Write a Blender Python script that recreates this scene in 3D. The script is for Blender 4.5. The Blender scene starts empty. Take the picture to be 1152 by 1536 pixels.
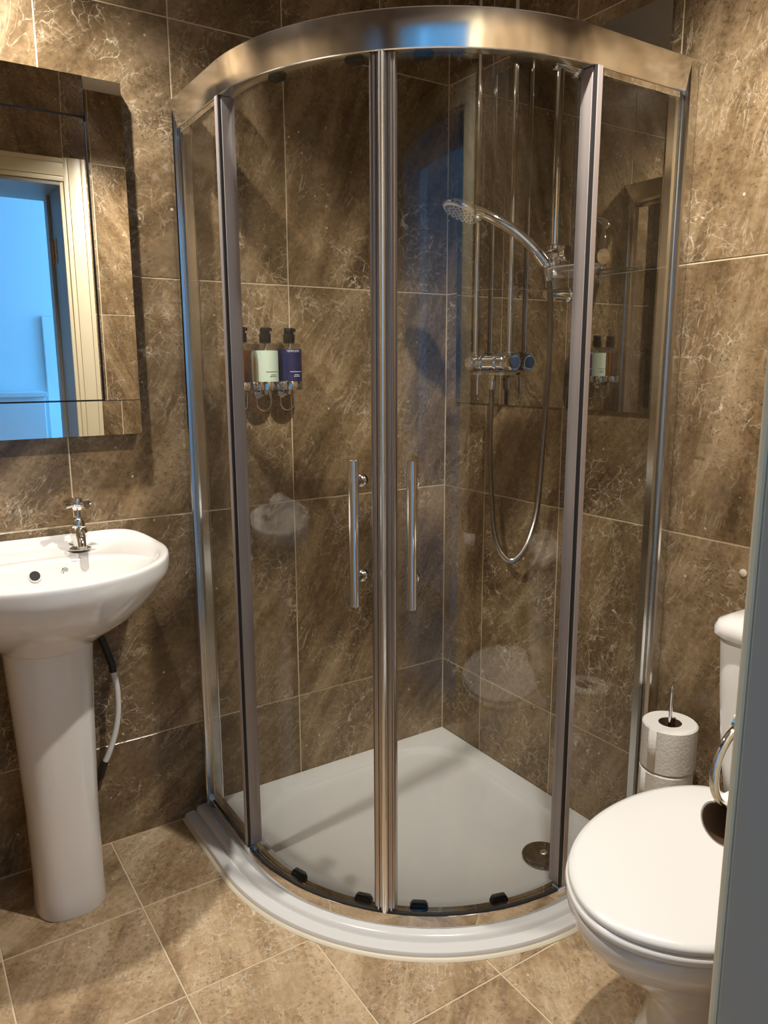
import bpy, bmesh, math, random
from mathutils import Vector, Matrix
random.seed(7)
PI = math.pi
scene = bpy.context.scene
COL = scene.collection

# ------------------------------------------------------------------ camera
F_PX, YAW, PITCH, ROLL = 1148.96, 0.577556, 0.189804, -0.004062
CAM = Vector((-1.51952, -1.96703, 1.26519))
cd = bpy.data.cameras.new('camera')
cam = bpy.data.objects.new('camera', cd)
COL.objects.link(cam)
cd.sensor_fit = 'VERTICAL'
cd.sensor_height = 36.0
cd.lens = 36.0 * F_PX / 1536.0
cd.clip_start = 0.02
fw = Vector((math.sin(YAW)*math.cos(PITCH), math.cos(YAW)*math.cos(PITCH), -math.sin(PITCH)))
rt0 = Vector((math.cos(YAW), -math.sin(YAW), 0))
up0 = rt0.cross(fw)
rt = rt0*math.cos(ROLL) + up0*math.sin(ROLL)
up = up0*math.cos(ROLL) - rt0*math.sin(ROLL)
m3 = Matrix((rt, up, -fw)).transposed()
cam.matrix_world = Matrix.Translation(CAM) @ m3.to_4x4()
scene.camera = cam

# ------------------------------------------------------------------ world, exposure
w = bpy.data.worlds.new('world'); scene.world = w
w.use_nodes = True
w.node_tree.nodes['Background'].inputs[0].default_value = (0.55, 0.75, 1.0, 1)
w.node_tree.nodes['Background'].inputs[1].default_value = 0.6
vs = scene.view_settings
vs.view_transform = 'Standard'
try: vs.look = 'None'
except Exception: pass
vs.gamma = 1.0
vs.use_curve_mapping = False
vs.exposure = 0.22
scene.cycles.max_bounces = 14
scene.cycles.transparent_max_bounces = 24
scene.cycles.glossy_bounces = 8
scene.cycles.caustics_reflective = False
scene.cycles.caustics_refractive = False
scene.cycles.sample_clamp_indirect = 6.0

LAMP_COL = (1.0, 0.953, 0.885)
LAMPS = [   # x, y, watts
    (-1.27, -0.36, 72.0),
    (-0.56, -1.10, 90.0),
]
CEIL = 2.36
SPOT_ANGLE, SPOT_BLEND = math.radians(130), 0.8
HALL_W = 60.0

# daylight of the window in the hall behind the camera
al = bpy.data.lights.new('hall_daylight', 'AREA')
al.shape = 'RECTANGLE'; al.size = 0.95; al.size_y = 1.15
al.energy = HALL_W; al.color = (0.10, 0.44, 1.0)
alo = bpy.data.objects.new('hall_daylight', al); COL.objects.link(alo)
alo.location = (0.96, -2.5, 1.55)
alo.rotation_euler = (0, PI/2, 0)     # shines towards -x

# ------------------------------------------------------------------ materials
MATS = {}
def srgb(r, g, b):
    f = lambda c: (c/12.92 if c <= 0.04045 else ((c+0.055)/1.055)**2.4)
    return (f(r/255), f(g/255), f(b/255), 1)
def principled(name, col, rough=0.5, metal=0.0, coat=0.0, spec=0.5, trans=0.0):
    m = bpy.data.materials.new(name); m.use_nodes = True
    b = m.node_tree.nodes['Principled BSDF']
    b.inputs['Base Color'].default_value = col
    b.inputs['Roughness'].default_value = rough
    b.inputs['Metallic'].default_value = metal
    b.inputs['Coat Weight'].default_value = coat
    b.inputs['Specular IOR Level'].default_value = spec
    b.inputs['Transmission Weight'].default_value = trans
    MATS[name] = m
    return m
class NT:
    def __init__(s, m): s.n = m.node_tree.nodes; s.l = m.node_tree.links
    def new(s, t, **k):
        nd = s.n.new(t)
        for a, v in k.items(): setattr(nd, a, v)
        return nd
    def link(s, a, b): s.l.new(a, b)

def noise(t, vec, scale, detail=6, rough=0.6, dist=0.0):
    n = t.new('ShaderNodeTexNoise'); n.inputs['Scale'].default_value = scale
    n.inputs['Detail'].default_value = detail; n.inputs['Roughness'].default_value = rough
    n.inputs['Distortion'].default_value = dist
    t.link(vec, n.inputs['Vector']); return n.outputs['Fac']
def ramp(t, fac, stops):
    r = t.new('ShaderNodeValToRGB'); e = r.color_ramp.elements
    while len(e) < len(stops): e.new(0.5)
    for i, (p, c) in enumerate(stops):
        e[i].position = p; e[i].color = c if len(c) == 4 else (*c, 1)
    t.link(fac, r.inputs['Fac']); return r.outputs['Color']
def mixc(t, fac, a, b, mode='MIX'):
    n = t.new('ShaderNodeMix', data_type='RGBA', blend_type=mode)
    if hasattr(fac, 'name'): t.link(fac, n.inputs[0])
    else: n.inputs[0].default_value = fac
    for k, v in ((6, a), (7, b)):
        if hasattr(v, 'is_linked'): t.link(v, n.inputs[k])
        else: n.inputs[k].default_value = v
    return n.outputs[2]
def mathn(t, op, a, b=None, clamp=False):
    n = t.new('ShaderNodeMath', operation=op); n.use_clamp = clamp
    for k, v in ((0, a), (1, b)):
        if v is None: continue
        if hasattr(v, 'is_linked'): t.link(v, n.inputs[k])
        else: n.inputs[k].default_value = v
    return n.outputs[0]

def stone(name, dark, mid, light, vein, rough=0.3, veinamt=0.8):
    """brown polished limestone-look porcelain: clouds, streaks, fine pale cracks, flecks and pits"""
    m = bpy.data.materials.new(name); m.use_nodes = True; MATS[name] = m
    t = NT(m); b = t.n['Principled BSDF']
    tc = t.new('ShaderNodeTexCoord'); oi = t.new('ShaderNodeObjectInfo')
    sc = t.new('ShaderNodeVectorMath', operation='SCALE'); sc.inputs[0].default_value = (13.7, 29.3, 47.1)
    t.link(oi.outputs['Random'], sc.inputs['Scale'])
    ad = t.new('ShaderNodeVectorMath', operation='ADD')
    t.link(tc.outputs['Object'], ad.inputs[0]); t.link(sc.outputs[0], ad.inputs[1])
    v = ad.outputs[0]
    # stretched coordinate for the streaks
    ro = t.new('ShaderNodeVectorRotate', rotation_type='Z_AXIS')
    t.link(v, ro.inputs['Vector'])
    t.link(mathn(t, 'ADD', mathn(t, 'MULTIPLY', oi.outputs['Random'], -0.75), 0.95), ro.inputs['Angle'])
    mp = t.new('ShaderNodeMapping')
    mp.inputs['Scale'].default_value = (9.0, 1.8, 3)
    t.link(ro.outputs[0], mp.inputs['Vector'])
    clouds = noise(t, v, 5.0, 8, 0.62, 0.6)
    streak = noise(t, mp.outputs[0], 1.0, 7, 0.62, 0.9)
    fine = noise(t, v, 70.0, 4, 0.7)
    s1 = mathn(t, 'ADD', mathn(t, 'MULTIPLY', clouds, 0.40), mathn(t, 'MULTIPLY', streak, 0.60))
    s2 = mathn(t, 'ADD', mathn(t, 'MULTIPLY', s1, 0.76), mathn(t, 'MULTIPLY', fine, 0.24))
    base = ramp(t, s2, [(0.39, dark), (0.50, mid), (0.62, light)])
    # each tile a little lighter or darker than its neighbour
    hv = t.new('ShaderNodeHueSaturation')
    t.link(base, hv.inputs['Color'])
    t.link(mathn(t, 'ADD', mathn(t, 'MULTIPLY', oi.outputs['Random'], 0.26), 0.87), hv.inputs['Value'])
    base = hv.outputs['Color']
    mp2 = t.new('ShaderNodeMapping')
    mp2.inputs['Scale'].default_value = (8.0, 1.1, 2)
    t.link(ro.outputs[0], mp2.inputs['Vector'])
    band = noise(t, mp2.outputs[0], 1.0, 5, 0.55, 0.5)
    bmask = ramp(t, band, [(0.50, (0, 0, 0)), (0.56, (1, 1, 1)), (0.62, (0.55, 0.55, 0.55)), (0.75, (0, 0, 0))])
    base = mixc(t, mathn(t, 'MULTIPLY', bmask, 0.30), base, dark)
    lmask = ramp(t, band, [(0.30, (0, 0, 0)), (0.40, (1, 1, 1)), (0.455, (0.8, 0.8, 0.8)), (0.465, (0, 0, 0))])
    base = mixc(t, mathn(t, 'MULTIPLY', lmask, 0.20), base, light)
    # pale crack veins, distorted voronoi edges shown only in patches
    wv = t.new('ShaderNodeTexNoise'); wv.inputs['Scale'].default_value = 9; wv.inputs['Detail'].default_value = 5
    t.link(v, wv.inputs['Vector'])
    ws = t.new('ShaderNodeVectorMath', operation='SCALE'); ws.inputs['Scale'].default_value = 0.11
    t.link(wv.outputs['Color'], ws.inputs[0])
    wa = t.new('ShaderNodeVectorMath', operation='ADD'); t.link(v, wa.inputs[0]); t.link(ws.outputs[0], wa.inputs[1])
    vm = None
    for scale, width in ((16.0, 0.030), (34.0, 0.034)):
        vo = t.new('ShaderNodeTexVoronoi', feature='DISTANCE_TO_EDGE'); vo.inputs['Scale'].default_value = scale
        t.link(wa.outputs[0], vo.inputs['Vector'])
        e = ramp(t, vo.outputs['Distance'], [(0.0, (1, 1, 1)), (width, (0, 0, 0))])
        vm = e if vm is None else mixc(t, 1.0, vm, e, 'ADD')
    patch = ramp(t, noise(t, v, 4.2, 4, 0.55, 0.3), [(0.47, (0, 0, 0)), (0.62, (1, 1, 1))])
    fbr = ramp(t, noise(t, v, 40, 3, 0.6), [(0.40, (0, 0, 0)), (0.62, (1, 1, 1))])
    vmask = mixc(t, 1.0, mixc(t, 1.0, vm, patch, 'MULTIPLY'), fbr, 'MULTIPLY')
    col = mixc(t, mathn(t, 'MULTIPLY', vmask, veinamt, True), base, vein)
    # fine pale hairlines running with the streaks
    mp3 = t.new('ShaderNodeMapping'); mp3.inputs['Scale'].default_value = (26.0, 7.0, 9)
    t.link(ro.outputs[0], mp3.inputs['Vector'])
    hl_ = ramp(t, noise(t, mp3.outputs[0], 1.0, 5, 0.6, 1.2), [(0.482, (0, 0, 0)), (0.500, (1, 1, 1)), (0.518, (0, 0, 0))])
    hp_ = ramp(t, noise(t, v, 6.5, 4, 0.6, 0.2), [(0.44, (0, 0, 0)), (0.60, (1, 1, 1))])
    col = mixc(t, mathn(t, 'MULTIPLY', mathn(t, 'MULTIPLY', hl_, hp_), 0.42), col, vein)
    # small pale flecks
    vf = t.new('ShaderNodeTexVoronoi'); vf.inputs['Scale'].default_value = 26
    t.link(v, vf.inputs['Vector'])
    fl = ramp(t, vf.outputs['Distance'], [(0.05, (1, 1, 1)), (0.11, (0, 0, 0))])
    sep = t.new('ShaderNodeSeparateColor'); t.link(vf.outputs['Color'], sep.inputs[0])
    keep = mathn(t, 'GREATER_THAN', sep.outputs[0], 0.74)
    col = mixc(t, mathn(t, 'MULTIPLY', mathn(t, 'MULTIPLY', fl, keep), 0.85), col, vein)
    # dark pits in bands
    pit = ramp(t, noise(t, v, 120, 3, 0.6), [(0.56, (0, 0, 0)), (0.64, (1, 1, 1))])
    pb = ramp(t, noise(t, v, 7, 4, 0.6), [(0.40, (0, 0, 0)), (0.56, (1, 1, 1))])
    pm = mixc(t, 1.0, pit, pb, 'MULTIPLY')
    dk = (dark[0]*0.35, dark[1]*0.33, dark[2]*0.30, 1)
    col = mixc(t, mathn(t, 'MULTIPLY', pm, 0.45), col, dk)
    t.link(col, b.inputs['Base Color'])
    b.inputs['Roughness'].default_value = rough
    rr = mathn(t, 'ADD', mathn(t, 'MULTIPLY', clouds, 0.16), rough - 0.08)
    t.link(rr, b.inputs['Roughness'])
    bp = t.new('ShaderNodeBump'); bp.inputs['Strength'].default_value = 0.14; bp.inputs['Distance'].default_value = 0.004
    t.link(mathn(t, 'SUBTRACT', mathn(t, 'MULTIPLY', fine, 0.5), pm), bp.inputs['Height'])
    t.link(bp.outputs[0], b.inputs['Normal'])
    return m

M_TILE = stone('wall_stone', srgb(86, 68, 46), srgb(133, 109, 78), srgb(174, 150, 116), srgb(228, 211, 182), 0.24)
M_FTILE = stone('floor_stone', srgb(126, 101, 72), srgb(181, 153, 117), srgb(216, 192, 157), srgb(242, 227, 202), 0.38, 0.75)
M_GROUT = principled('grout', srgb(222, 204, 170), 0.85)
M_CHROME = principled('chrome', (0.78, 0.77, 0.76, 1), 0.05, 1.0)
M_CHROME2 = principled('satin_chrome', (0.70, 0.69, 0.67, 1), 0.16, 1.0)
M_RAIL = principled('polished_rail', (0.92, 0.91, 0.90, 1), 0.15, 1.0)
M_BEAD = principled('bright_satin_bead', (0.86, 0.84, 0.80, 1), 0.24, 1.0)
M_POST = principled('mauve_grey_satin', srgb(182, 171, 167), 0.26, 0.40)
M_DRAIN = principled('dark_chrome', (0.22, 0.20, 0.18, 1), 0.08, 1.0)
M_STEEL = principled('brushed_steel_hose', (0.46, 0.42, 0.38, 1), 0.22, 1.0)
M_ALU = principled('satin_aluminium', (0.50, 0.46, 0.44, 1), 0.30, 1.0)
M_SEAL = principled('grey_seal', srgb(128, 116, 110), 0.35)
M_BLACK = principled('black_plastic', (0.012, 0.012, 0.012, 1), 0.42, 0.0, 0.0, 0.3)
M_GASKET = principled('black_gasket', (0.02, 0.02, 0.02, 1), 0.55)
M_CERAMIC = principled('white_ceramic', srgb(232, 228, 222), 0.10, 0.0, 0.6)
M_SEAT = principled('white_seat_plastic', srgb(234, 232, 227), 0.28)
M_TRAY = principled('white_tray_resin', srgb(230, 228, 224), 0.20)
M_SILICONE = principled('cream_silicone', srgb(226, 215, 190), 0.45)
M_PAINTW = principled('white_wall_paint', srgb(228, 228, 226), 0.75)
M_CREAM = principled('cream_gloss_paint', srgb(226, 212, 178), 0.35)
M_LINING = principled('shade_toned_paint', srgb(158, 156, 148), 0.45)  # greyed so the door lining looks shaded from the bathroom lamps
M_CEIL = principled('ceiling_paint', srgb(232, 226, 218), 0.8)
M_CARPET = principled('hall_carpet', srgb(150, 140, 128), 0.95)
M_BRASS = principled('aged_brass', srgb(186, 116, 44), 0.45, 0.3)
M_DARKHOLE = principled('dark_hole', (0.01, 0.008, 0.006, 1), 0.7)
M_WHITEPLA = principled('white_plastic', srgb(224, 222, 216), 0.35)
M_GREYSPRAY = principled('grey_spray_face', srgb(222, 220, 218), 0.4)
M_CARD = principled('cardboard', srgb(120, 92, 66), 0.9)
M_NAVY = principled('navy_label', srgb(24, 28, 74), 0.45)
M_GREEN = principled('pale_green_label', srgb(206, 220, 196), 0.5)
M_INKW = principled('white_print', srgb(220, 220, 230), 0.5)
M_INKG = principled('dark_green_print', srgb(70, 92, 74), 0.5)
M_MIRROR = principled('mirror_silver', (0.86, 0.86, 0.85, 1), 0.0, 1.0)
M_MIRROR2 = principled('shower_mirror_silver', (0.44, 0.42, 0.385, 1), 0.012, 1.0)
M_BLUEREFL = principled('blue_reflection_chrome', srgb(74, 92, 112), 0.2, 0.6)  # chrome with the bluish reflection on the knob ends painted in

def paper():
    m = principled('toilet_paper', srgb(240, 236, 228), 0.9)
    t = NT(m); b = t.n['Principled BSDF']
    tc = t.new('ShaderNodeTexCoord')
    vo = t.new('ShaderNodeTexVoronoi'); vo.inputs['Scale'].default_value = 150
    t.link(tc.outputs['Object'], vo.inputs['Vector'])
    bp = t.new('ShaderNodeBump'); bp.inputs['Strength'].default_value = 0.35; bp.inputs['Distance'].default_value = 0.0015
    t.link(vo.outputs['Distance'], bp.inputs['Height']); t.link(bp.outputs[0], b.inputs['Normal'])
    return m
M_PAPER = paper()

def clear(name, tint, rough=0.0, base=0.045, power=5.0):
    """thin clear pane: lets light straight through, mirrors by angle"""
    m = bpy.data.materials.new(name); m.use_nodes = True; MATS[name] = m
    t = NT(m); t.n.remove(t.n['Principled BSDF'])
    out = t.n['Material Output']
    tr = t.new('ShaderNodeBsdfTransparent'); tr.inputs['Color'].default_value = tint
    gl = t.new('ShaderNodeBsdfGlossy'); gl.inputs['Roughness'].default_value = rough
    lw = t.new('ShaderNodeLayerWeight'); lw.inputs['Blend'].default_value = 0.5
    f = mathn(t, 'ADD', mathn(t, 'MULTIPLY', mathn(t, 'POWER', lw.outputs['Facing'], power), 1 - base), base)
    mx = t.new('ShaderNodeMixShader')
    t.link(f, mx.inputs[0]); t.link(tr.outputs[0], mx.inputs[1]); t.link(gl.outputs[0], mx.inputs[2])
    t.link(mx.outputs[0], out.inputs[0])
    return m
M_GLASS = clear('shower_glass', (0.984, 0.990, 0.984, 1))
M_GEDGE = principled('glass_edge', srgb(120, 150, 150), 0.1)
M_CLEARP = clear('clear_plastic', (0.86, 0.86, 0.85, 1), 0.05, 0.10, 3.0)
def cloudy(name, col, amt):
    m = principled(name, col, 0.18); t = NT(m); b = t.n['Principled BSDF']
    tr = t.new('ShaderNodeBsdfTransparent'); mx = t.new('ShaderNodeMixShader'); mx.inputs[0].default_value = amt
    t.link(tr.outputs[0], mx.inputs[1]); t.link(b.outputs[0], mx.inputs[2]); t.link(mx.outputs[0], t.n['Material Output'].inputs[0])
    return m
M_CLOUDY = cloudy('cloudy_clear_plastic', srgb(220, 214, 205), 0.10)
M_RIM = cloudy('clear_rim_plastic', srgb(226, 220, 210), 0.55)
M_FROST = cloudy('frosted_plastic', srgb(214, 208, 198), 0.75)
M_AMBER = clear('amber_liquid', (0.88, 0.56, 0.16, 1), 0.02)
def emit(name, col, s):
    m = bpy.data.materials.new(name); m.use_nodes = True; MATS[name] = m
    b = m.node_tree.nodes['Principled BSDF']
    b.inputs['Base Color'].default_value = (0.9, 0.9, 0.9, 1)
    b.inputs['Emission Color'].default_value = (*col, 1); b.inputs['Emission Strength'].default_value = s
    return m
M_BULB = emit('lamp_lens', LAMP_COL, 30.0)

# ------------------------------------------------------------------ object helpers
def link(o, parent=None):
    COL.objects.link(o)
    if parent is not None: o.parent = parent
    return o
def mobj(name, me, mat, parent=None, loc=None, rot=None):
    o = bpy.data.objects.new(name, me)
    if mat is not None and len(me.materials) == 0: me.materials.append(mat)
    link(o, parent)
    if loc is not None: o.location = loc
    if rot is not None: o.rotation_euler = rot
    return o
def empty(name, loc=(0, 0, 0), rotz=0.0):
    o = bpy.data.objects.new(name, None); o.empty_display_size = 0.05
    link(o); o.location = loc; o.rotation_euler = (0, 0, rotz); return o
def tag(o, label, cat, group=None):
    o['label'] = label; o['category'] = cat
    if group: o['group'] = group
    return o
def struct(o): o['kind'] = 'structure'; return o
def finish(bm, smooth=False, angle=None):
    bmesh.ops.recalc_face_normals(bm, faces=bm.faces)
    me = bpy.data.meshes.new('mesh'); bm.to_mesh(me); bm.free()
    if smooth:
        for p in me.polygons: p.use_smooth = True
        if angle is not None:
            me.set_sharp_from_angle(angle=math.radians(angle))
    return me
def box_bm(bm, lo, hi, bev=0.0):
    vs_ = [bm.verts.new((x, y, z)) for x in (lo[0], hi[0]) for y in (lo[1], hi[1]) for z in (lo[2], hi[2])]
    idx = [(0,1,3,2),(4,6,7,5),(0,4,5,1),(2,3,7,6),(0,2,6,4),(1,5,7,3)]
    fs = [bm.faces.new([vs_[i] for i in f]) for f in idx]
    if bev > 0:
        es = list({e for f in fs for e in f.edges})
        bmesh.ops.bevel(bm, geom=es, offset=bev, segments=2, affect='EDGES', profile=0.6)
def box(name, lo, hi, mat, parent=None, bev=0.0):
    bm = bmesh.new(); box_bm(bm, lo, hi, bev)
    return mobj(name, finish(bm), mat, parent)
def frame_of(d):
    d = Vector(d).normalized()
    a = Vector((0, 0, 1)) if abs(d.z) < 0.9 else Vector((1, 0, 0))
    u = d.cross(a).normalized(); v = d.cross(u).normalized()
    return d, u, v
def lathe_bm(bm, prof, base=(0, 0, 0), axis=(0, 0, 1), n=32, cap=True):
    """prof: (radius, height along axis)"""
    d, u, v = frame_of(axis); base = Vector(base); rings = []
    for r, h in prof:
        if r < 1e-6:
            rings.append([bm.verts.new(base + d*h)])
        else:
            rings.append([bm.verts.new(base + d*h + (u*math.cos(2*PI*i/n) + v*math.sin(2*PI*i/n))*r) for i in range(n)])
    for a, b in zip(rings, rings[1:]):
        for i in range(n):
            j = (i+1) % n
            if len(a) == 1 and len(b) == 1: continue
            if len(a) == 1: bm.faces.new((a[0], b[j], b[i]))
            elif len(b) == 1: bm.faces.new((a[i], a[j], b[0]))
            else: bm.faces.new((a[i], a[j], b[j], b[i]))
    if cap:
        for r_ in (rings[0], rings[-1]):
            if len(r_) > 1: bm.faces.new(r_)
def lathe(name, prof, mat, parent=None, base=(0, 0, 0), axis=(0, 0, 1), n=32, cap=True, angle=35):
    bm = bmesh.new(); lathe_bm(bm, prof, base, axis, n, cap)
    return mobj(name, finish(bm, True, angle), mat, parent)
def cyl_bm(bm, a, b, r, n=20, ch=0.0):
    a, b = Vector(a), Vector(b); L = (b-a).length
    pr = [(r, 0), (r, L)] if ch == 0 else [(r-ch, 0), (r, ch), (r, L-ch), (r-ch, L)]
    lathe_bm(bm, pr, a, b-a, n)
def tube_bm(bm, pts, rad, n=12, closed=False, cap=True):
    """rad: number or list; parallel-transport frames"""
    pts = [Vector(p) for p in pts]; N = len(pts)
    rad = rad if isinstance(rad, (list, tuple)) else [rad]*N
    rings = []; u = None
    for i, p in enumerate(pts):
        if closed: tng = (pts[(i+1) % N] - pts[i-1]).normalized()
        else: tng = (pts[min(i+1, N-1)] - pts[max(i-1, 0)]).normalized()
        if u is None: _, u, _v = frame_of(tng)
        u = (u - tng*u.dot(tng)).normalized(); v = tng.cross(u)
        rings.append([bm.verts.new(p + (u*math.cos(2*PI*k/n) + v*math.sin(2*PI*k/n))*rad[i]) for k in range(n)])
    rng = range(N) if closed else range(N-1)
    for i in rng:
        a, b = rings[i], rings[(i+1) % N]
        for k in range(n):
            q = (k+1) % n; bm.faces.new((a[k], a[q], b[q], b[k]))
    if cap and not closed:
        bm.faces.new(rings[0]); bm.faces.new(rings[-1])
def tube(name, pts, rad, mat, parent=None, n=12, closed=False, angle=60):
    bm = bmesh.new(); tube_bm(bm, pts, rad, n, closed)
    return mobj(name, finish(bm, True, angle), mat, parent)
def catmull(P, per=12, closed=False):
    P = [Vector(p) for p in P]; N = len(P); out = []
    seg = N if closed else N-1
    for i in range(seg):
        p0 = P[(i-1) % N] if closed else P[max(i-1, 0)]
        p1 = P[i % N]; p2 = P[(i+1) % N]
        p3 = P[(i+2) % N] if closed else P[min(i+2, N-1)]
        for k in range(per):
            t = k/per
            out.append(0.5*((2*p1) + (-p0+p2)*t + (2*p0-5*p1+4*p2-p3)*t*t + (-p0+3*p1-3*p2+p3)*t**3))
    if not closed: out.append(P[-1])
    return out
def loft_bm(bm, rings, cap0=True, cap1=True):
    R_ = [[bm.verts.new(p) for p in r] for r in rings]; n = len(R_[0])
    for a, b in zip(R_, R_[1:]):
        for i in range(n):
            j = (i+1) % n; bm.faces.new((a[i], a[j], b[j], b[i]))
    if cap0: bm.faces.new(R_[0])
    if cap1: bm.faces.new(R_[-1])
def loft(name, rings, mat, parent=None, cap0=True, cap1=True, angle=50, sub=0):
    bm = bmesh.new(); loft_bm(bm, rings, cap0, cap1)
    o = mobj(name, finish(bm, True, angle), mat, parent)
    if sub:
        s = o.modifiers.new('subd', 'SUBSURF'); s.levels = sub; s.render_levels = sub
    return o
def prism(name, poly, z0, z1, mat, parent=None, smooth=False):
    bm = bmesh.new()
    a = [bm.verts.new((x, y, z0)) for x, y in poly]; b = [bm.verts.new((x, y, z1)) for x, y in poly]
    n = len(poly)
    for i in range(n): bm.faces.new((a[i], a[(i+1) % n], b[(i+1) % n], b[i]))
    bm.faces.new(a); bm.faces.new(b)
    return mobj(name, finish(bm, smooth, 30), mat, parent)
def text_mesh(body, size, wrap=None):
    """flat lettering as a mesh in XZ facing -Y; wrap bends it round a cylinder of that radius"""
    c = bpy.data.curves.new('lettering', 'FONT'); c.body = body; c.size = size
    c.align_x = 'CENTER'; c.align_y = 'CENTER'; c.extrude = 0.0; c.resolution_u = 3
    o = bpy.data.objects.new('lettering', c); COL.objects.link(o)
    dg = bpy.context.evaluated_depsgraph_get()
    me = bpy.data.meshes.new_from_object(o.evaluated_get(dg))
    bpy.data.objects.remove(o)
    for v in me.vertices:
        x, y = v.co.x, v.co.y
        if wrap: a = x/wrap; v.co = (wrap*math.sin(a), -wrap*math.cos(a), y)
        else: v.co = (x, 0, y)
    me.materials.clear()
    return me

# ------------------------------------------------------------------ room shell
TH = 0.0085      # tile thickness
GAP = 0.0032
tile_cache = {}
def tile_mesh(w_, h_, mat):
    key = (round(w_, 4), round(h_, 4), mat.name)
    if key in tile_cache: return tile_cache[key]
    bm = bmesh.new(); c = 0.0012
    def ring(i, z): return [bm.verts.new((sx*(w_/2-i), sy*(h_/2-i), z)) for sx, sy in ((-1,-1),(1,-1),(1,1),(-1,1))]
    a = ring(0, -TH); b = ring(0, -c); d = ring(c, 0)
    for p, q in ((a, b), (b, d)):
        for i in range(4): bm.faces.new((p[i], p[(i+1) % 4], q[(i+1) % 4], q[i]))
    bm.faces.new(a); bm.faces.new(d)
    me = finish(bm); me.materials.append(mat); tile_cache[key] = me
    return me
def tile_plane(parent, origin, udir, vdir, ujoints, vjoints, mat, holes=()):
    """lay tiles between successive joints on the plane origin+u*udir+v*vdir"""
    ud, vd = Vector(udir), Vector(vdir); nd = ud.cross(vd)
    rot = Matrix((ud, vd, nd)).transposed().to_euler()
    for u0, u1 in zip(ujoints, ujoints[1:]):
        for v0, v1 in zip(vjoints, vjoints[1:]):
            if any(u0 >= h[0]-1e-4 and u1 <= h[1]+1e-4 and v0 >= h[2]-1e-4 and v1 <= h[3]+1e-4 for h in holes): continue
            me = tile_mesh(u1-u0-GAP, v1-v0-GAP, mat)
            o = bpy.data.objects.new('tile', me); link(o, parent)
            o.location = Vector(origin) + ud*(u0+u1)/2 + vd*(v0+v1)/2
            o.rotation_euler = rot
ROWS = [0.0, 0.28, 0.88, 1.48, 2.08, CEIL]
XW = -1.80       # far left wall
YS = -1.555      # near wall, tile face
G0 = 0.0014      # joints lie this much behind the tile faces

wl = struct(box('wall_left', (XW-0.15, G0, -0.1), (0.15, 0.12, CEIL), M_GROUT))
tile_plane(wl, (0, 0, 0), (1, 0, 0), (0, 0, 1), [XW, -1.749, -1.449, -1.148, -0.848, -0.547, -0.244, 0.0], ROWS, M_TILE)
wr = struct(box('wall_right', (G0, YS-0.35, -0.1), (0.12, G0, CEIL), M_GROUT))
tile_plane(wr, (0, 0, 0), (0, -1, 0), (0, 0, 1), [0.0, 0.197, 0.507, 0.810, 1.112, 1.414, -YS], ROWS, M_TILE)
wf = struct(box('wall_far_left', (XW-0.12, YS-0.35, -0.1), (XW-G0, G0, CEIL), M_GROUT))
tile_plane(wf, (XW, 0, 0), (0, 1, 0), (0, 0, 1), [YS, -1.414, -1.112, -0.810, -0.507, -0.197, 0.0], ROWS, M_TILE)
# near wall with the doorway the camera stands in
DX0, DX1, DH, YO = -1.62, -0.80, 2.0, -1.90      # opening, head height, hall face
bm = bmesh.new()
box_bm(bm, (DX1, YO, -0.1), (0.0, YS-G0, CEIL)); box_bm(bm, (XW, YO, -0.1), (DX0, YS-G0, CEIL)); box_bm(bm, (DX0, YO, DH+0.0), (DX1, YS-G0, CEIL))
wn = struct(mobj('wall_near', finish(bm), M_GROUT))
tile_plane(wn, (0, YS, 0), (-1, 0, 0), (0, 0, 1), [0.0, 0.335, 0.635, -DX1-0.0], ROWS, M_TILE)
tile_plane(wn, (0, YS, 0), (-1, 0, 0), (0, 0, 1), [0.80, 1.10, 1.40, 1.62], [2.08, CEIL], M_TILE)
tile_plane(wn, (0, YS, 0), (-1, 0, 0), (0, 0, 1), [1.62, -XW], ROWS, M_TILE)

fl = struct(box('floor', (XW-0.15, YO, -0.12), (0.12, 0.12, -G0), M_GROUT))
tile_plane(fl, (0, 0, 0), (1, 0, 0), (0, 1, 0), [XW, -1.725, -1.425, -1.122, -0.832, -0.548, -0.245, 0.0],
           [YO, -1.83, -1.53, -1.227, -0.921, -0.611, -0.300, 0.0], M_FTILE)
struct(box('ceiling', (XW-0.15, YO, CEIL), (0.15, 0.12, CEIL+0.1), M_CEIL))

# door frame (reveal lining, architrave, hinge)
d1 = struct(empty('door_1', (DX1, YS, 0)))
def dbox(name, lo, hi, mat, bev=0.003):
    o = box(name, lo, hi, mat, None, bev); o.parent = d1; o.matrix_parent_inverse = Matrix.Translation(-Vector((DX1, YS, 0))); return o
LT = 0.022
dbox('lit_lining_edge', (DX1-LT, YS-0.006, 0), (DX1, YS+0.004, DH), M_CREAM)  # cream strip paints the bathroom light along the lining's inner edge
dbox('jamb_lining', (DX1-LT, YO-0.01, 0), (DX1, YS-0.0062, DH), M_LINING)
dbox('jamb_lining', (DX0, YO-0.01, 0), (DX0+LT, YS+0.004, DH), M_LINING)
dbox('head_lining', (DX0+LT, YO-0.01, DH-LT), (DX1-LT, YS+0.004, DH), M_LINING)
dbox('door_stop', (DX1-LT-0.014, -1.80, 0), (DX1-LT, -1.77, DH-LT), M_LINING)
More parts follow.
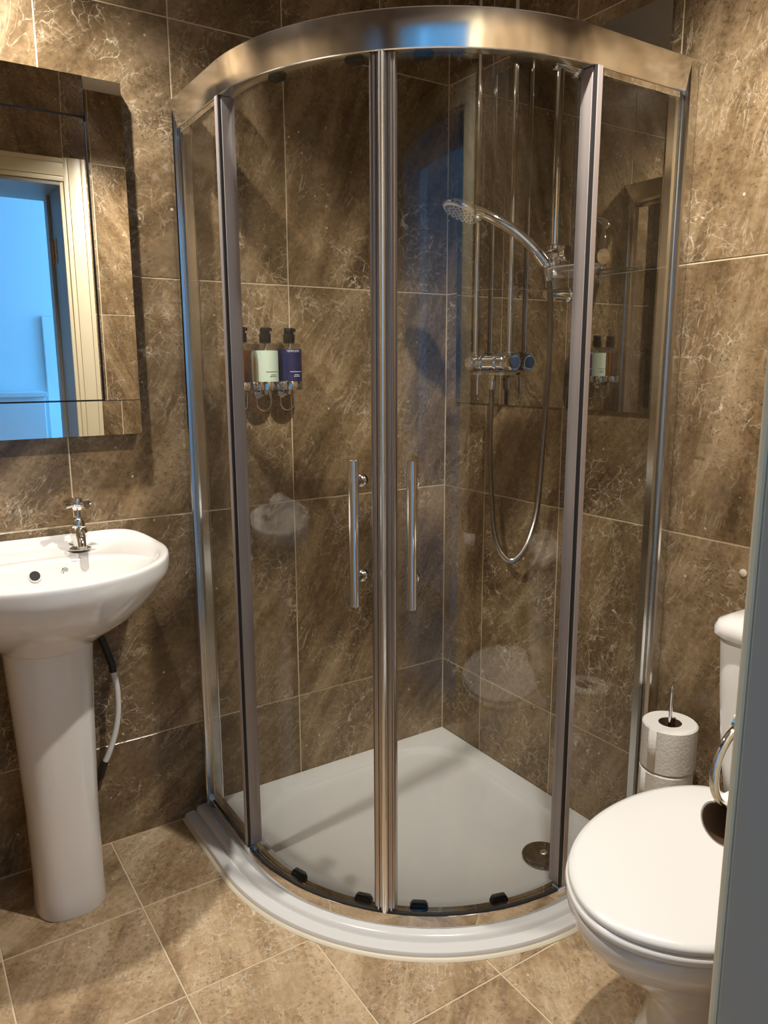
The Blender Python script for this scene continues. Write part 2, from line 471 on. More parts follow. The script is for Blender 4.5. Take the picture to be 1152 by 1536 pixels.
def architrave(name, lo, hi, horizontal=False):
    """stepped moulding: thick outer band and thinner inner band"""
    bm = bmesh.new()
    (x0, z0), (x1, z1) = lo, hi
    for f0, f1, t in ((0.0, 0.22, 0.010), (0.22, 0.80, 0.014), (0.80, 1.0, 0.018)):
        if horizontal: box_bm(bm, (x0, YS-0.002, z0+(z1-z0)*f0), (x1, YS+t, z0+(z1-z0)*f1), 0.002)
        else:
            a, b = x0+(x1-x0)*f0, x0+(x1-x0)*f1
            box_bm(bm, (min(a, b), YS-0.002, z0), (max(a, b), YS+t, z1), 0.002)
    o = mobj(name, finish(bm, True, 30), M_CREAM, None); o.parent = d1
    o.matrix_parent_inverse = Matrix.Translation(-Vector((DX1, YS, 0)))
AW = 0.085
architrave('architrave', (DX1-0.006, 0), (DX1-0.006+AW, DH+AW))
architrave('architrave', (DX0+0.006, 0), (DX0+0.006-AW, DH+AW))
architrave('head_architrave', (DX0+0.006, DH-0.006), (DX1-0.006, DH-0.006+AW), True)
for z in (0.25, 1.745):
    bm = bmesh.new(); box_bm(bm, (DX1-LT-0.0025, -1.745, z-0.05), (DX1-LT+0.001, -1.695, z+0.05), 0.0008)
    cyl_bm(bm, (DX1-LT-0.004, -1.750, z-0.05), (DX1-LT-0.004, -1.750, z+0.05), 0.005, 12)
    o = mobj('hinge', finish(bm, True, 30), M_BRASS); o.parent = d1
    o.matrix_parent_inverse = Matrix.Translation(-Vector((DX1, YS, 0)))
    for k in range(5):
        s = lathe('screw', [(0.0, 0.0012), (0.0036, 0.0008), (0.004, 0)], M_GASKET, o, (DX1-LT-0.0025, -1.709-0.022*(k % 2), z-0.036+0.018*k), (-1, 0, 0), 10, False)

# hall behind the camera, seen in the mirrors
HX0, HX1, HY = -2.30, 1.00, -3.05
struct(box('floor_hall', (HX0, HY, -0.12), (HX1, YO, 0.0), M_CARPET))
struct(box('ceiling_hall', (HX0, HY, CEIL), (HX1, YO, CEIL+0.1), M_CEIL))
struct(box('wall_hall_back', (HX0, HY-0.1, -0.1), (HX1, HY, CEIL), M_PAINTW))
struct(box('wall_hall_left', (HX0-0.1, HY, -0.1), (HX0, YO, CEIL), M_PAINTW))
bm = bmesh.new(); box_bm(bm, (HX0, YO-0.012, 0), (DX0-AW, YO-0.001, CEIL)); box_bm(bm, (DX1+AW, YO-0.012, 0), (HX1, YO-0.001, CEIL)); box_bm(bm, (DX0-AW, YO-0.012, DH+AW), (DX1+AW, YO-0.001, CEIL))
struct(mobj('wall_hall_front', finish(bm), M_PAINTW))
bm = bmesh.new()
WX = HX1
for lo, hi in (((WX, HY, -0.1), (WX+0.1, -3.0, CEIL)), ((WX, -2.0, -0.1), (WX+0.1, YO, CEIL)), ((WX, -3.0, -0.1), (WX+0.1, -2.0, 0.95)), ((WX, -3.0, 2.15), (WX+0.1, -2.0, CEIL))):
    box_bm(bm, lo, hi)
struct(mobj('wall_hall_right', finish(bm), M_PAINTW))
wn1 = struct(empty('window_1', (HX1, -2.5, 0.95)))
def wbox(name, lo, hi, mat):
    o = box(name, lo, hi, mat, wn1); o.matrix_parent_inverse = Matrix.Translation(-Vector((HX1, -2.5, 0.95)))
wbox('window_frame', (WX+0.02, -3.0, 0.95), (WX+0.07, -2.95, 2.15), M_PAINTW); wbox('window_frame', (WX+0.02, -2.05, 0.95), (WX+0.07, -2.0, 2.15), M_PAINTW)
wbox('window_frame', (WX+0.02, -2.95, 0.95), (WX+0.07, -2.05, 1.0), M_PAINTW); wbox('window_frame', (WX+0.02, -2.95, 2.1), (WX+0.07, -2.05, 2.15), M_PAINTW)
wbox('pane', (WX+0.04, -2.95, 1.0), (WX+0.046, -2.05, 2.1), M_GLASS)
# panelled door on the back wall of the hall
d2 = struct(empty('door_2', (-0.3, HY, 0)))
def d2box(name, lo, hi, bev=0.004):
    o = box(name, lo, hi, M_PAINTW, d2, bev); o.matrix_parent_inverse = Matrix.Translation(-Vector((-0.3, HY, 0)))
for x0, x1, z0, z1 in ((-0.68, -0.60, 0, 1.55), (0.10, 0.18, 0, 1.55), (-0.60, 0.10, 1.47, 1.55)):
    d2box('door_casing', (x0, HY, z0), (x1, HY+0.025, z1))
d2box('door_leaf', (-0.60, HY, 0.01), (0.10, HY+0.012, 1.47))
for z0, z1 in ((0.15, 0.65), (0.75, 1.38)):
    d2box('door_panel', (-0.52, HY+0.01, z0), (-0.28, HY+0.02, z1)); d2box('door_panel', (-0.20, HY+0.01, z0), (0.02, HY+0.02, z1))
# low white cupboard in the hall
hc = tag(empty('hall_cupboard', (-1.02, HY+0.002, 0)), 'low white cupboard against the blue hall wall, seen in the basin mirror', 'cupboard')
o = box('body', (-0.35, 0.0, 0), (0.27, 0.33, 1.10), M_PAINTW, hc, 0.004)
o = box('door_front', (-0.345, 0.33, 0.05), (-0.045, 0.348, 1.06), M_PAINTW, hc, 0.003)
o = box('door_front', (-0.035, 0.33, 0.05), (0.265, 0.348, 1.06), M_PAINTW, hc, 0.003)
o = box('top_board', (-0.36, -0.0, 1.10), (0.28, 0.36, 1.125), M_PAINTW, hc, 0.004)

# ------------------------------------------------------------------ downlights
LNAMES = ['round chrome downlight in the ceiling above the wash basin', 'round chrome downlight in the ceiling above the toilet', ]
for (x, y, wt), lab in zip(LAMPS, LNAMES):
    d = tag(empty('downlight', (x, y, CEIL)), lab, 'downlight', 'ceiling downlights')
    lathe('bezel', [(0.030, -0.0005), (0.032, -0.006), (0.040, -0.008), (0.046, -0.003), (0.046, 0.0)], M_CHROME2, d, cap=False)
    lathe('lens', [(0.0, -0.0015), (0.031, -0.0015)], M_BULB, d, cap=False)
    L = bpy.data.lights.new('downlight_lamp', 'SPOT'); L.energy = wt; L.color = LAMP_COL
    L.spot_size = SPOT_ANGLE; L.spot_blend = SPOT_BLEND; L.shadow_soft_size = 0.022
    lo = bpy.data.objects.new('downlight_lamp', L); link(lo, d); lo.location = (0, 0, -0.03)

# ------------------------------------------------------------------ quadrant path of the shower
CC, RR = 0.30, 0.535           # arc centre offset from the walls, radius of the glass line
GL = CC + RR
def qpath(off, ya=0.0, a0=0.0, a1=90.0, xb=0.0, n=40):
    """points from wall_left round the arc to wall_right, off outward of the glass line"""
    r = RR + off; pts = []
    if ya is not None and a0 == 0.0: pts.append((-(CC+r), ya))
    for i in range(n+1):
        a = math.radians(180 + a0 + (a1-a0)*i/n)
        pts.append((-CC + r*math.cos(a), -CC + r*math.sin(a)))
    if xb is not None and a1 == 90.0: pts.append((xb, -(CC+r)))
    return pts
def qsweep(name, prof, mat, parent, angle=35, **k):
    bm = bmesh.new(); cols = []
    for off, z in prof:
        cols.append([bm.verts.new((x, y, z)) for x, y in qpath(off, **k)])
    n = len(prof); m_ = len(cols[0])
    for i in range(n):
        a, b = cols[i], cols[(i+1) % n]
        for j in range(m_-1): bm.faces.new((a[j], a[j+1], b[j+1], b[j]))
    bm.faces.new([c[0] for c in cols]); bm.faces.new([c[-1] for c in cols])
    return mobj(name, finish(bm, True, angle), mat, parent)

# ---- tray
def tloop(off, inset, rc, z):
    pts = qpath(off, ya=-max(inset+rc, 0.001), xb=-max(inset+rc, 0.001), n=48)
    # up wall_right towards the corner, round it and back along wall_left
    M_, K_ = 6, 10; r = RR+off
    rs = max(inset+rc, 0.001)
    # small rounding where the curve meets the walls
    a = (-inset, -(CC+r)); out = [(x, y, z) for x, y in pts]
    p0 = Vector((-inset, -(CC+r)+rs, 0)); p1 = Vector((-inset, -inset-rs, 0))
    for i in range(M_): q = p0.lerp(p1, i/M_); out.append((q.x, q.y, z))
    for i in range(K_+1):
        t = PI/2*i/K_
        out.append((-inset-rs+rs*math.cos(t), -inset-rs+rs*math.sin(t), z))
    p0 = Vector((-inset-rs, -inset, 0)); p1 = Vector((-(CC+r)+rs, -inset, 0))
    for i in range(1, M_+1): q = p0.lerp(p1, i/M_); out.append((q.x, q.y, z))
    return out
tray = tag(empty('shower_tray', (-0.45, -0.45, 0)), 'low white quadrant shower tray in the corner under the glass enclosure', 'shower tray')
IT = Matrix.Translation(Vector((0.45, 0.45, 0)))
rings = [tloop(0.083, 0.0015, 0.0, 0.0005), tloop(0.083, 0.0015, 0.0, 0.010), tloop(0.080, 0.0015, 0.0, 0.015), tloop(0.072, 0.0015, 0.0, 0.0175),
         tloop(0.056, 0.0015, 0.0, 0.0185), tloop(0.0545, 0.0015, 0.0, 0.0135), tloop(0.0505, 0.0015, 0.0, 0.0135), tloop(0.046, 0.0015, 0.0, 0.024),
         tloop(0.040, 0.0015, 0.0, 0.0275), tloop(0.028, 0.0015, 0.0, 0.0285), tloop(-0.028, 0.0016, 0.0, 0.0285), tloop(-0.045, 0.055, 0.10, 0.0275), tloop(-0.049, 0.059, 0.10, 0.025),
         tloop(-0.056, 0.066, 0.10, 0.0135), tloop(-0.062, 0.072, 0.105, 0.012), tloop(-0.12, 0.13, 0.12, 0.011)]
o = loft('tray_body', rings, M_TRAY, tray, angle=40); o.matrix_parent_inverse = IT
o = qsweep('sealant_bead', [(0.082, 0.0003), (0.091, 0.0003), (0.089, 0.0025), (0.085, 0.005), (0.082, 0.006)], M_SILICONE, tray, ya=-0.001, xb=-0.001); o.matrix_parent_inverse = IT
drain = tag(empty('drain_cover', (-0.205, -0.70, 0.0112)), 'round dark chrome drain cover on the white shower tray', 'drain cover')
lathe('cover_disc', [(0.055, 0.0), (0.056, 0.006), (0.054, 0.009), (0.048, 0.0108), (0.016, 0.0135), (0.013, 0.0120), (0.0, 0.0118)], M_DRAIN, drain, n=48)
lathe('centre_cap', [(0.010, 0.0115), (0.010, 0.0155), (0.008, 0.0170), (0.0, 0.0175)], M_CHROME2, drain)

# ---- enclosure
enc = tag(empty('shower_enclosure', (-GL, 0, 0.03)), 'curved chrome and glass quadrant shower enclosure with two sliding doors', 'shower enclosure')
IE = Matrix.Translation(-Vector((-GL, 0, 0.03)))
def ep(o, par=None):
    o.parent = par or enc
    if par is None: o.matrix_parent_inverse = IE
    return o
ZB, ZT0, ZT1 = 0.0288, 1.826, 1.892
ep(qsweep('top_rail', [(-0.026, ZT0+0.006), (-0.010, ZT0), (0.0145, ZT0), (0.0165, ZT0+0.0015), (0.0195, ZT0+0.018), (0.0222, ZT0+0.034), (0.0240, ZT0+0.050), (0.0248, ZT1-0.003), (0.022, ZT1), (-0.026, ZT1)], M_RAIL, None, 30, ya=-0.0005, xb=-0.0005, n=72))
ep(qsweep('bottom_rail', [(-0.022, ZB), (0.0235, ZB), (0.0240, ZB+0.0015), (0.0185, ZB+0.0256), (0.0178, ZB+0.0262), (0.005, ZB+0.0262), (0.004, ZB+0.016), (0.001, ZB+0.016), (0.0, ZB+0.023), (-0.004, ZB+0.023), (-0.005, ZB+0.016), (-0.009, ZB+0.016), (-0.010, ZB+0.020), (-0.020, ZB+0.020), (-0.022, ZB+0.017)], M_CHROME, None, 25, ya=-0.0005, xb=-0.0005, n=72))
ep(qsweep('track_gasket', [(0.0085, ZB+0.0263), (0.0150, ZB+0.0263), (0.0150, ZB+0.0285), (0.0085, ZB+0.0285)], M_GASKET, None, 30, ya=-0.046, xb=-0.046, n=72))
# wall profiles (vertical channels on the two walls) and the glass clamps inside them
def wall_profile(A):
    poly = [(-0.024, 0.0), (0.024, 0.0), (0.026, 0.004), (0.0245, 0.026), (0.022, 0.030), (0.016, 0.031), (0.015, 0.027), (0.009, 0.027), (0.008, 0.040), (0.004, 0.044), (-0.014, 0.044), (-0.018, 0.040), (-0.020, 0.028), (-0.026, 0.026)]
    P = [(-(GL+o_), -d-0.0005) for o_, d in poly] if A else [(-d-0.0005, -(GL+o_)) for o_, d in poly]
    return prism('wall_profile', P, 0.022, 1.886, M_CHROME2)
for A in (True, False):
    o = ep(wall_profile(A)); o['label'] = 'chrome upright wall channel'
# fixed side panes
PE = 0.292
for A in (True, False):
    t0, t1 = 0.006, 0.011
    lo, hi = ((-(GL+t1), -PE, ZB+0.02), (-(GL+t0), -0.035, ZT0+0.004)) if A else ((-PE, -(GL+t1), ZB+0.02), (-0.035, -(GL+t0), ZT0+0.004))
    g = ep(box('fixed_pane', lo, hi, M_GLASS)); g['label'] = 'clear flat glass side pane'
    # end seal post of the fixed pane and the dark gasket line beside it
    def pp(name, poly, mat, z0=ZB+0.022, z1=ZT0+0.002):
        P = [(-(GL+o_), -d) for o_, d in poly] if A else [(-d, -(GL+o_)) for o_, d in poly]
        return ep(prism(name, P, z0, z1, mat))
    pp('pane_post', [(0.003, 0.284), (0.016, 0.284), (0.018, 0.286), (0.018, 0.298), (0.016, 0.2995), (0.003, 0.2995)], M_POST)
    pp('gasket', [(0.0110, 0.2997), (0.0170, 0.2997), (0.0170, 0.3055), (0.0110, 0.3055)], M_GASKET)
    # bead under the top rail
    lo, hi = ((-(GL+0.0135), -PE+0.012, ZT0-0.012), (-(GL+0.0035), -0.045, ZT0-0.0003)) if A else ((-PE+0.012, -(GL+0.0135), ZT0-0.012), (-0.045, -(GL+0.0035), ZT0-0.0003))
    ep(box('glazing_bead', lo, hi, M_CHROME, None, 0.001))
    lo, hi = ((-(GL+0.0135), -PE+0.012, ZB+0.0165), (-(GL+0.0035), -0.045, ZB+0.028)) if A else ((-PE+0.012, -(GL+0.0135), ZB+0.0165), (-0.045, -(GL+0.0035), ZB+0.028))
    # foot clip
    c = (-(GL+0.010), -0.302) if A else (-0.302, -(GL+0.010))
    ep(box('foot_clip', (c[0]-0.011, c[1]-0.011, ZB+0.018), (c[0]+0.011, c[1]+0.011, ZB+0.034), M_CHROME, None, 0.002))

def arcpt(a, r): a = math.radians(180+a); return Vector((-CC+r*math.cos(a), -CC+r*math.sin(a), 0))
def arcprism(name, a_deg, poly, z0, z1, mat, smooth=False):
    """poly in (tangent, radial) metres at arc angle a"""
    a = math.radians(180+a_deg); er = Vector((math.cos(a), math.sin(a), 0)); et = Vector((-math.sin(a), math.cos(a), 0))
    c = Vector((-CC, -CC, 0)) + er*RR
    return prism(name, [tuple((c+et*t+er*r)[:2]) for t, r in poly], z0, z1, mat, smooth=smooth)
for side, (a0, a1) in (('left', (0.3, 43.4)), ('right', (46.6, 89.7))):
    left = side == 'left'
    dr = empty('sliding_door'); ep(dr)
    dr['label'] = 'curved glass sliding door with chrome bar handle, ' + ('left of the centre stiles' if left else 'right of the centre stiles')
    dr.matrix_parent_inverse = Matrix.Identity(4); dr.location = -Vector((-GL, 0, 0.03))
    q = qsweep('curved_pane', [(-0.0095, ZB+0.012), (-0.0040, ZB+0.012), (-0.0040, ZT0+0.006), (-0.0095, ZT0+0.006)], M_GLASS, dr, 40, a0=a0, a1=a1, n=48)
    # meeting stile: ribbed cover strip
    s = -1 if left else 1
    poly = [(0.0006, -0.016), (0.0006, 0.010), (0.0045, 0.0145), (0.0075, 0.0145), (0.009, 0.010), (0.0115, 0.010), (0.013, 0.0135), (0.0165, 0.0135), (0.018, 0.009), (0.021, 0.009), (0.0225, 0.0105), (0.0245, 0.008), (0.0255, -0.002), (0.0245, -0.012), (0.016, -0.016)]
    st = arcprism('meeting_stile', 45.0, [(s*t, r) for t, r in poly], ZB+0.024, ZT0-0.001, M_ALU); st.parent = dr
    if left:
        b2 = arcprism('magnet_strip', 45.0, [(0.0065*math.cos(PI*k/14)-0.0005, 0.0110+0.0078*math.sin(PI*k/14)) for k in range(15)], ZB+0.024, ZT0-0.001, M_BEAD, True); b2.parent = dr
    # outer edge stile of the door by the fixed pane
    ae = a0 if left else a1
    es = arcprism('edge_seal', ae, [(-0.007, -0.019), (0.003, -0.019), (0.004, -0.011), (0.004, 0.0100), (0.0025, 0.0108), (-0.0020, 0.0108), (-0.007, 0.0025)] if left else [(0.007, -0.019), (-0.003, -0.019), (-0.004, -0.011), (-0.004, 0.0100), (-0.0025, 0.0108), (0.0020, 0.0108), (0.007, 0.0025)], ZB+0.035, ZT0-0.001, M_POST); es.parent = dr
    # bar handle
    hp = Vector((-0.747, -0.670, 0)) if left else Vector((-0.6625, -0.753, 0))
    er = (hp - Vector((-CC, -CC, 0))).normalized()
    bm = bmesh.new()
    cyl_bm(bm, (hp.x, hp.y, 0.779), (hp.x, hp.y, 1.081), 0.0105, 28, 0.0012)
    for z in (0.832, 1.033):
        base = Vector((-CC, -CC, z)) + er*(RR-0.0045)
        lathe_bm(bm, [(0.0125, 0.0), (0.0125, 0.006), (0.0085, 0.009), (0.0075, 0.012), (0.0075, (hp-Vector((-CC, -CC, 0))).length-RR+0.001)], base, er, 20)
        inn = Vector((-CC, -CC, z)) + er*(RR-0.009)
        lathe_bm(bm, [(0.0125, 0.0), (0.0125, 0.004), (0.010, 0.007), (0.0, 0.0075)], inn, -er, 20)
    h = mobj('bar_handle', finish(bm, True, 35), M_CHROME, dr)
    # rollers at the foot and head of the door
    for ang in ((18.6, 38.6) if left else (53.0, 73.8)):
        for z0, top in ((ZB+0.016, False), (ZT0-0.0135, True)):
            bm = bmesh.new()
            a = math.radians(180+ang); er2 = Vector((math.cos(a), math.sin(a), 0)); et2 = Vector((-math.sin(a), math.cos(a), 0))
            c = Vector((-CC, -CC, 0)) + er2*(RR-0.017)
            prof = [(-0.021, 0), (0.021, 0), (0.021, 0.010), (0.015, 0.019), (-0.015, 0.019), (-0.021, 0.010)]
            ra = [c + et2*t + er2*(-0.0095) + Vector((0, 0, z0 + (zz if not top else 0.026-zz))) for t, zz in prof]
            rb = [c + et2*t + er2*0.0072 + Vector((0, 0, z0 + (zz if not top else 0.026-zz))) for t, zz in prof]
            loft_bm(bm, [ra, rb])
            bmesh.ops.bevel(bm, geom=list(bm.edges), offset=0.0018, segments=2, affect='EDGES')
            r = mobj('roller', finish(bm, True, 40), M_BLACK, dr)

# ------------------------------------------------------------------ shower mirror panel
sm = tag(empty('shower_mirror', (0, -0.425, 1.15)), 'tall frameless mirror panel on the shower wall behind the riser pipes', 'mirror')
o = box('mirror_glass', (-0.0065, -0.362, 0.0), (-0.0008, 0.367, 0.895), M_MIRROR2, sm, 0.0008)

# ------------------------------------------------------------------ shower mixer valve with riser pipes
mx = tag(empty('shower_mixer', (0, -0.257, 1.27)), 'exposed chrome bar shower mixer with two tall supply pipes in the shower', 'shower mixer')
D = -0.034
def cylp(name, a, b, r, mat, par, n=20, ch=0.0008):
    bm = bmesh.new(); cyl_bm(bm, a, b, r, n, ch); return mobj(name, finish(bm, True, 35), mat, par)
for y, zb in ((0.073, 0.024), (-0.073, 0.026)):
    cylp('riser_pipe', (D, y, zb), (D, y, CEIL-1.27-0.002), 0.0075, M_CHROME, mx)
    bm = bmesh.new(); cyl_bm(bm, (D, y, 0.026), (D, y, 0.029), 0.018, 24, 0.0005); lathe_bm(bm, [(0.012, 0.0), (0.013, 0.006), (0.013, 0.018), (0.011, 0.024)], (D, y, 0.003), (0, 0, 1), 20)
    mobj('pipe_collar', finish(bm, True, 35), M_CHROME, mx)
    z = CEIL-1.27-0.004
bm = bmesh.new()
cyl_bm(bm, (D, -0.062, 0.0), (D, 0.062, 0.0), 0.021, 28, 0.002)
for y, r in ((0.030, 0.0245), (0.045, 0.0235), (-0.030, 0.0245)):
    cyl_bm(bm, (D, y-0.004, 0), (D, y+0.004, 0), r, 28, 0.001)
mobj('valve_body', finish(bm, True, 35), M_CHROME, mx)
for s in (1, -1):
    bm = bmesh.new()
    lathe_bm(bm, [(0.018, 0.0), (0.023, 0.004), (0.024, 0.012), (0.024, 0.030), (0.021, 0.036), (0.0, 0.038)], (D, s*0.062, 0), (0, s, 0), 12)
    k = mobj('control_knob', finish(bm, True, 25), M_CHROME, mx)
    lathe('knob_end_face', [(0.016, 0.0), (0.016, 0.002), (0.0, 0.0028)], M_BLUEREFL, k, (D, s*0.0995, 0), (0, s, 0), 20)
# tray plate below the bar and lever
bm = bmesh.new()
pl = [(-0.012, -0.085), (-0.055, -0.075), (-0.075, -0.045), (-0.082, 0.0), (-0.075, 0.045), (-0.055, 0.075), (-0.012, 0.085)]
a = [Vector((x, y, -0.034)) for x, y in pl]; b = [Vector((x, y, -0.028)) for x, y in pl]
loft_bm(bm, [a, b]); bmesh.ops.bevel(bm, geom=list(bm.edges), offset=0.0015, segments=2, affect='EDGES')
mobj('valve_plate', finish(bm, True, 40), M_CHROME, mx)
tube('lever', [(-0.070, 0.0, -0.026), (-0.083, -0.001, -0.030), (-0.087, -0.002, -0.045), (-0.087, -0.003, -0.090)], [0.004, 0.004, 0.0035, 0.0045], M_CHROME, mx)
bm = bmesh.new(); lathe_bm(bm, [(0.0095, 0.0), (0.0105, -0.004), (0.0105, -0.013), (0.008, -0.018)], (D, -0.004, -0.030), (0, 0, 1), 6)
mobj('outlet_nut', finish(bm, True, 30), M_CHROME, mx)

# riser rail
RX, RY = -0.061, -0.515
rr = tag(empty('riser_rail', (0, RY, 1.44)), 'vertical chrome riser rail holding the hand shower and soap dish', 'shower rail')
cylp('rail', (RX, 0, -0.020), (RX, 0, 0.550), 0.0108, M_CHROME, rr, 24, 0.002)
for z in (0.0, 0.532):
    bm = bmesh.new()
    lathe_bm(bm, [(0.020, 0.0), (0.020, 0.004), (0.0165, 0.008), (0.0150, 0.014), (0.0150, -RX+0.012), (0.012, -RX+0.016), (0, -RX+0.016)], (-0.0068, 0, z), (-1, 0, 0), 24)
    mobj('wall_bracket', finish(bm, True, 35), M_CHROME, rr)
# slider that carries the hand shower
bm = bmesh.new()
zs = 0.094
cyl_bm(bm, (RX, 0, zs-0.024), (RX, 0, zs+0.024), 0.0195, 24, 0.003)
cyl_bm(bm, (RX, 0.014, zs), (RX-0.012, -0.044, zs-0.002), 0.0165, 20, 0.002)
cyl_bm(bm, (RX, 0.0, zs), (-0.118, -0.5215-RY, 1.5213-1.44), 0.0165, 20, 0.002)
cyl_bm(bm, (-0.1035, -0.5330-RY, 1.507-1.44), (-0.1195, -0.5165-RY, 1.537-1.44), 0.0155, 20, 0.002)
mobj('slider', finish(bm, True, 35), M_CHROME, rr)
lathe('slider_knob', [(0.018, 0.0), (0.021, 0.003), (0.021, 0.012), (0.019, 0.0145), (0, 0.015)], M_CHROME, rr, (RX-0.013, -0.043, zs-0.001), (0.25, -0.97, 0), 24)

# hand shower
hs = tag(empty('hand_shower', (-0.137, -0.553, 1.52)), 'chrome hand shower with round white spray face in its rail holder', 'hand shower')
HB = Vector((-0.137, -0.553, 1.52))
hpts = catmull([Vector(q)-HB for q in ((-0.1, -0.536, 1.5019), (-0.112, -0.524, 1.5246), (-0.137, -0.5017, 1.560), (-0.168, -0.4766, 1.5926), (-0.195, -0.4520, 1.6147), (-0.212, -0.4320, 1.6291), (-0.224, -0.410, 1.6403), (-0.236, -0.384, 1.6520))], 8)
hr = [0.0098 + 0.0040*math.sin(PI*min(1, i/len(hpts)*0.9)) + 0.004*max(0, i/len(hpts)-0.75)*4 for i in range(len(hpts))]
tube('handle', hpts, hr, M_CHROME, hs, 18)
hc_ = Vector((-0.240, -0.370, 1.648)) - HB
hn = Vector((-0.406, 0.111, -0.906)).normalized()          # way the spray points
lathe('head', [(0.0, -0.021), (0.020, -0.0195), (0.038, -0.013), (0.050, -0.004), (0.054, 0.004), (0.053, 0.008), (0.049, 0.010)], M_CHROME, hs, hc_, hn, 40, False)
lathe('spray_face', [(0.0492, 0.009), (0.046, 0.0125), (0.0, 0.0135)], M_GREYSPRAY, hs, hc_, hn, 40, False)
bm = bmesh.new(); _, hu, hv = frame_of(hn)
for rad, cnt in ((0.012, 6), (0.025, 12), (0.038, 18)):
    for k in range(cnt):
        t = 2*PI*k/cnt
        lathe_bm(bm, [(0.0026, 0.0), (0.0022, 0.0018), (0.0, 0.0022)], hc_ + hn*0.0125 + (hu*math.cos(t)+hv*math.sin(t))*rad, hn, 8, False)
nz = mobj('spray_nozzles', finish(bm, True, 40), M_GASKET, hs); nz['kind'] = 'stuff'
# selector tab on the rim
lathe('selector_tab', [(0.010, 0.0), (0.010, 0.006), (0.007, 0.009), (0, 0.009)], M_GREYSPRAY, hs, hc_ + (Vector((0.018, -0.040, -0.02))).normalized()*0.050 , hn, 16)

# hose
hz = tag(empty('shower_hose', (D, -0.261, 1.23)), 'corrugated steel shower hose hanging in a long loop from the mixer', 'shower hose')
OB = Vector((D, -0.261, 1.23))
raw = [(-0.035, -0.2626, 1.2249), (-0.036, -0.2621, 1.164), (-0.038, -0.2632, 1.0678), (-0.04, -0.2688, 0.9707), (-0.042, -0.2803, 0.8734), (-0.044, -0.2976, 0.7804), (-0.045, -0.3315, 0.7249), (-0.045, -0.3804, 0.7112), (-0.045, -0.4253, 0.7518), (-0.046, -0.4599, 0.8289), (-0.046, -0.4754, 0.9113), (-0.047, -0.4873, 1.0754), (-0.049, -0.4943, 1.1725), (-0.053, -0.5041, 1.2503), (-0.062, -0.5147, 1.326), (-0.076, -0.5262, 1.3914), (-0.090, -0.5341, 1.4549), (-0.1005, -0.5366, 1.500)]
path = catmull([Vector(p)-OB for p in raw], 40)
# resample evenly, alternating radius for the ridges
L_ = [0.0]
for a, b in zip(path, path[1:]): L_.append(L_[-1]+(b-a).length)
step = 0.0019; N = int(L_[-1]/step); pts = []; j = 0
for i in range(N+1):
    s = i*step
    while j < len(L_)-2 and L_[j+1] < s: j += 1
    t = (s-L_[j])/max(1e-9, L_[j+1]-L_[j]); pts.append(path[j].lerp(path[j+1], t))
tube('corrugated_hose', pts, [0.0088 if i % 2 else 0.0066 for i in range(len(pts))], M_STEEL, hz, 10, angle=25)
lathe('hose_nut', [(0.0090, 0.0), (0.0110, -0.003), (0.0110, -0.026), (0.0092, -0.034)], M_CHROME, hz, (0, 0, -0.006+0.004), (0, 0, 1), 16)
tube('hose_sleeve', [path[-1], path[-12], path[-30]], [0.0115, 0.0115, 0.0098], M_CHROME, hz, 16)

# soap dish on the rail
sd = tag(empty('soap_dish', (RX, RY-0.0, 1.487)), 'clear plastic oval soap dish clipped to the riser rail', 'soap dish')
ds = []
cx_, cy_ = -0.014, -0.082
def oval(k, z): return [Vector((cx_+0.045*k*math.cos(2*PI*i/48), cy_+0.075*k*math.sin(2*PI*i/48), z)) for i in range(48)]
loft('dish', [oval(k, z) for k, z in ((0.62, -0.014), (0.84, -0.010), (0.95, -0.001), (0.985, 0.008), (0.96, 0.008), (0.92, 0.000), (0.82, -0.008), (0.62, -0.012))], M_CLOUDY, sd)
tube('dish_rim', oval(0.985, 0.008), 0.0024, M_RIM, sd, 8, True)
bm = bmesh.new()
lathe_bm(bm, [(0.0112, -0.034), (0.017, -0.034), (0.019, 0.004), (0.017, 0.008), (0.0112, 0.008)], (0, 0, 0), (0, 0, 1), 24, False)
box_bm(bm, (-0.022, -0.036, -0.012), (0.004, -0.014, -0.004), 0.002)
mobj('clip', finish(bm, True, 40), M_FROST, sd)

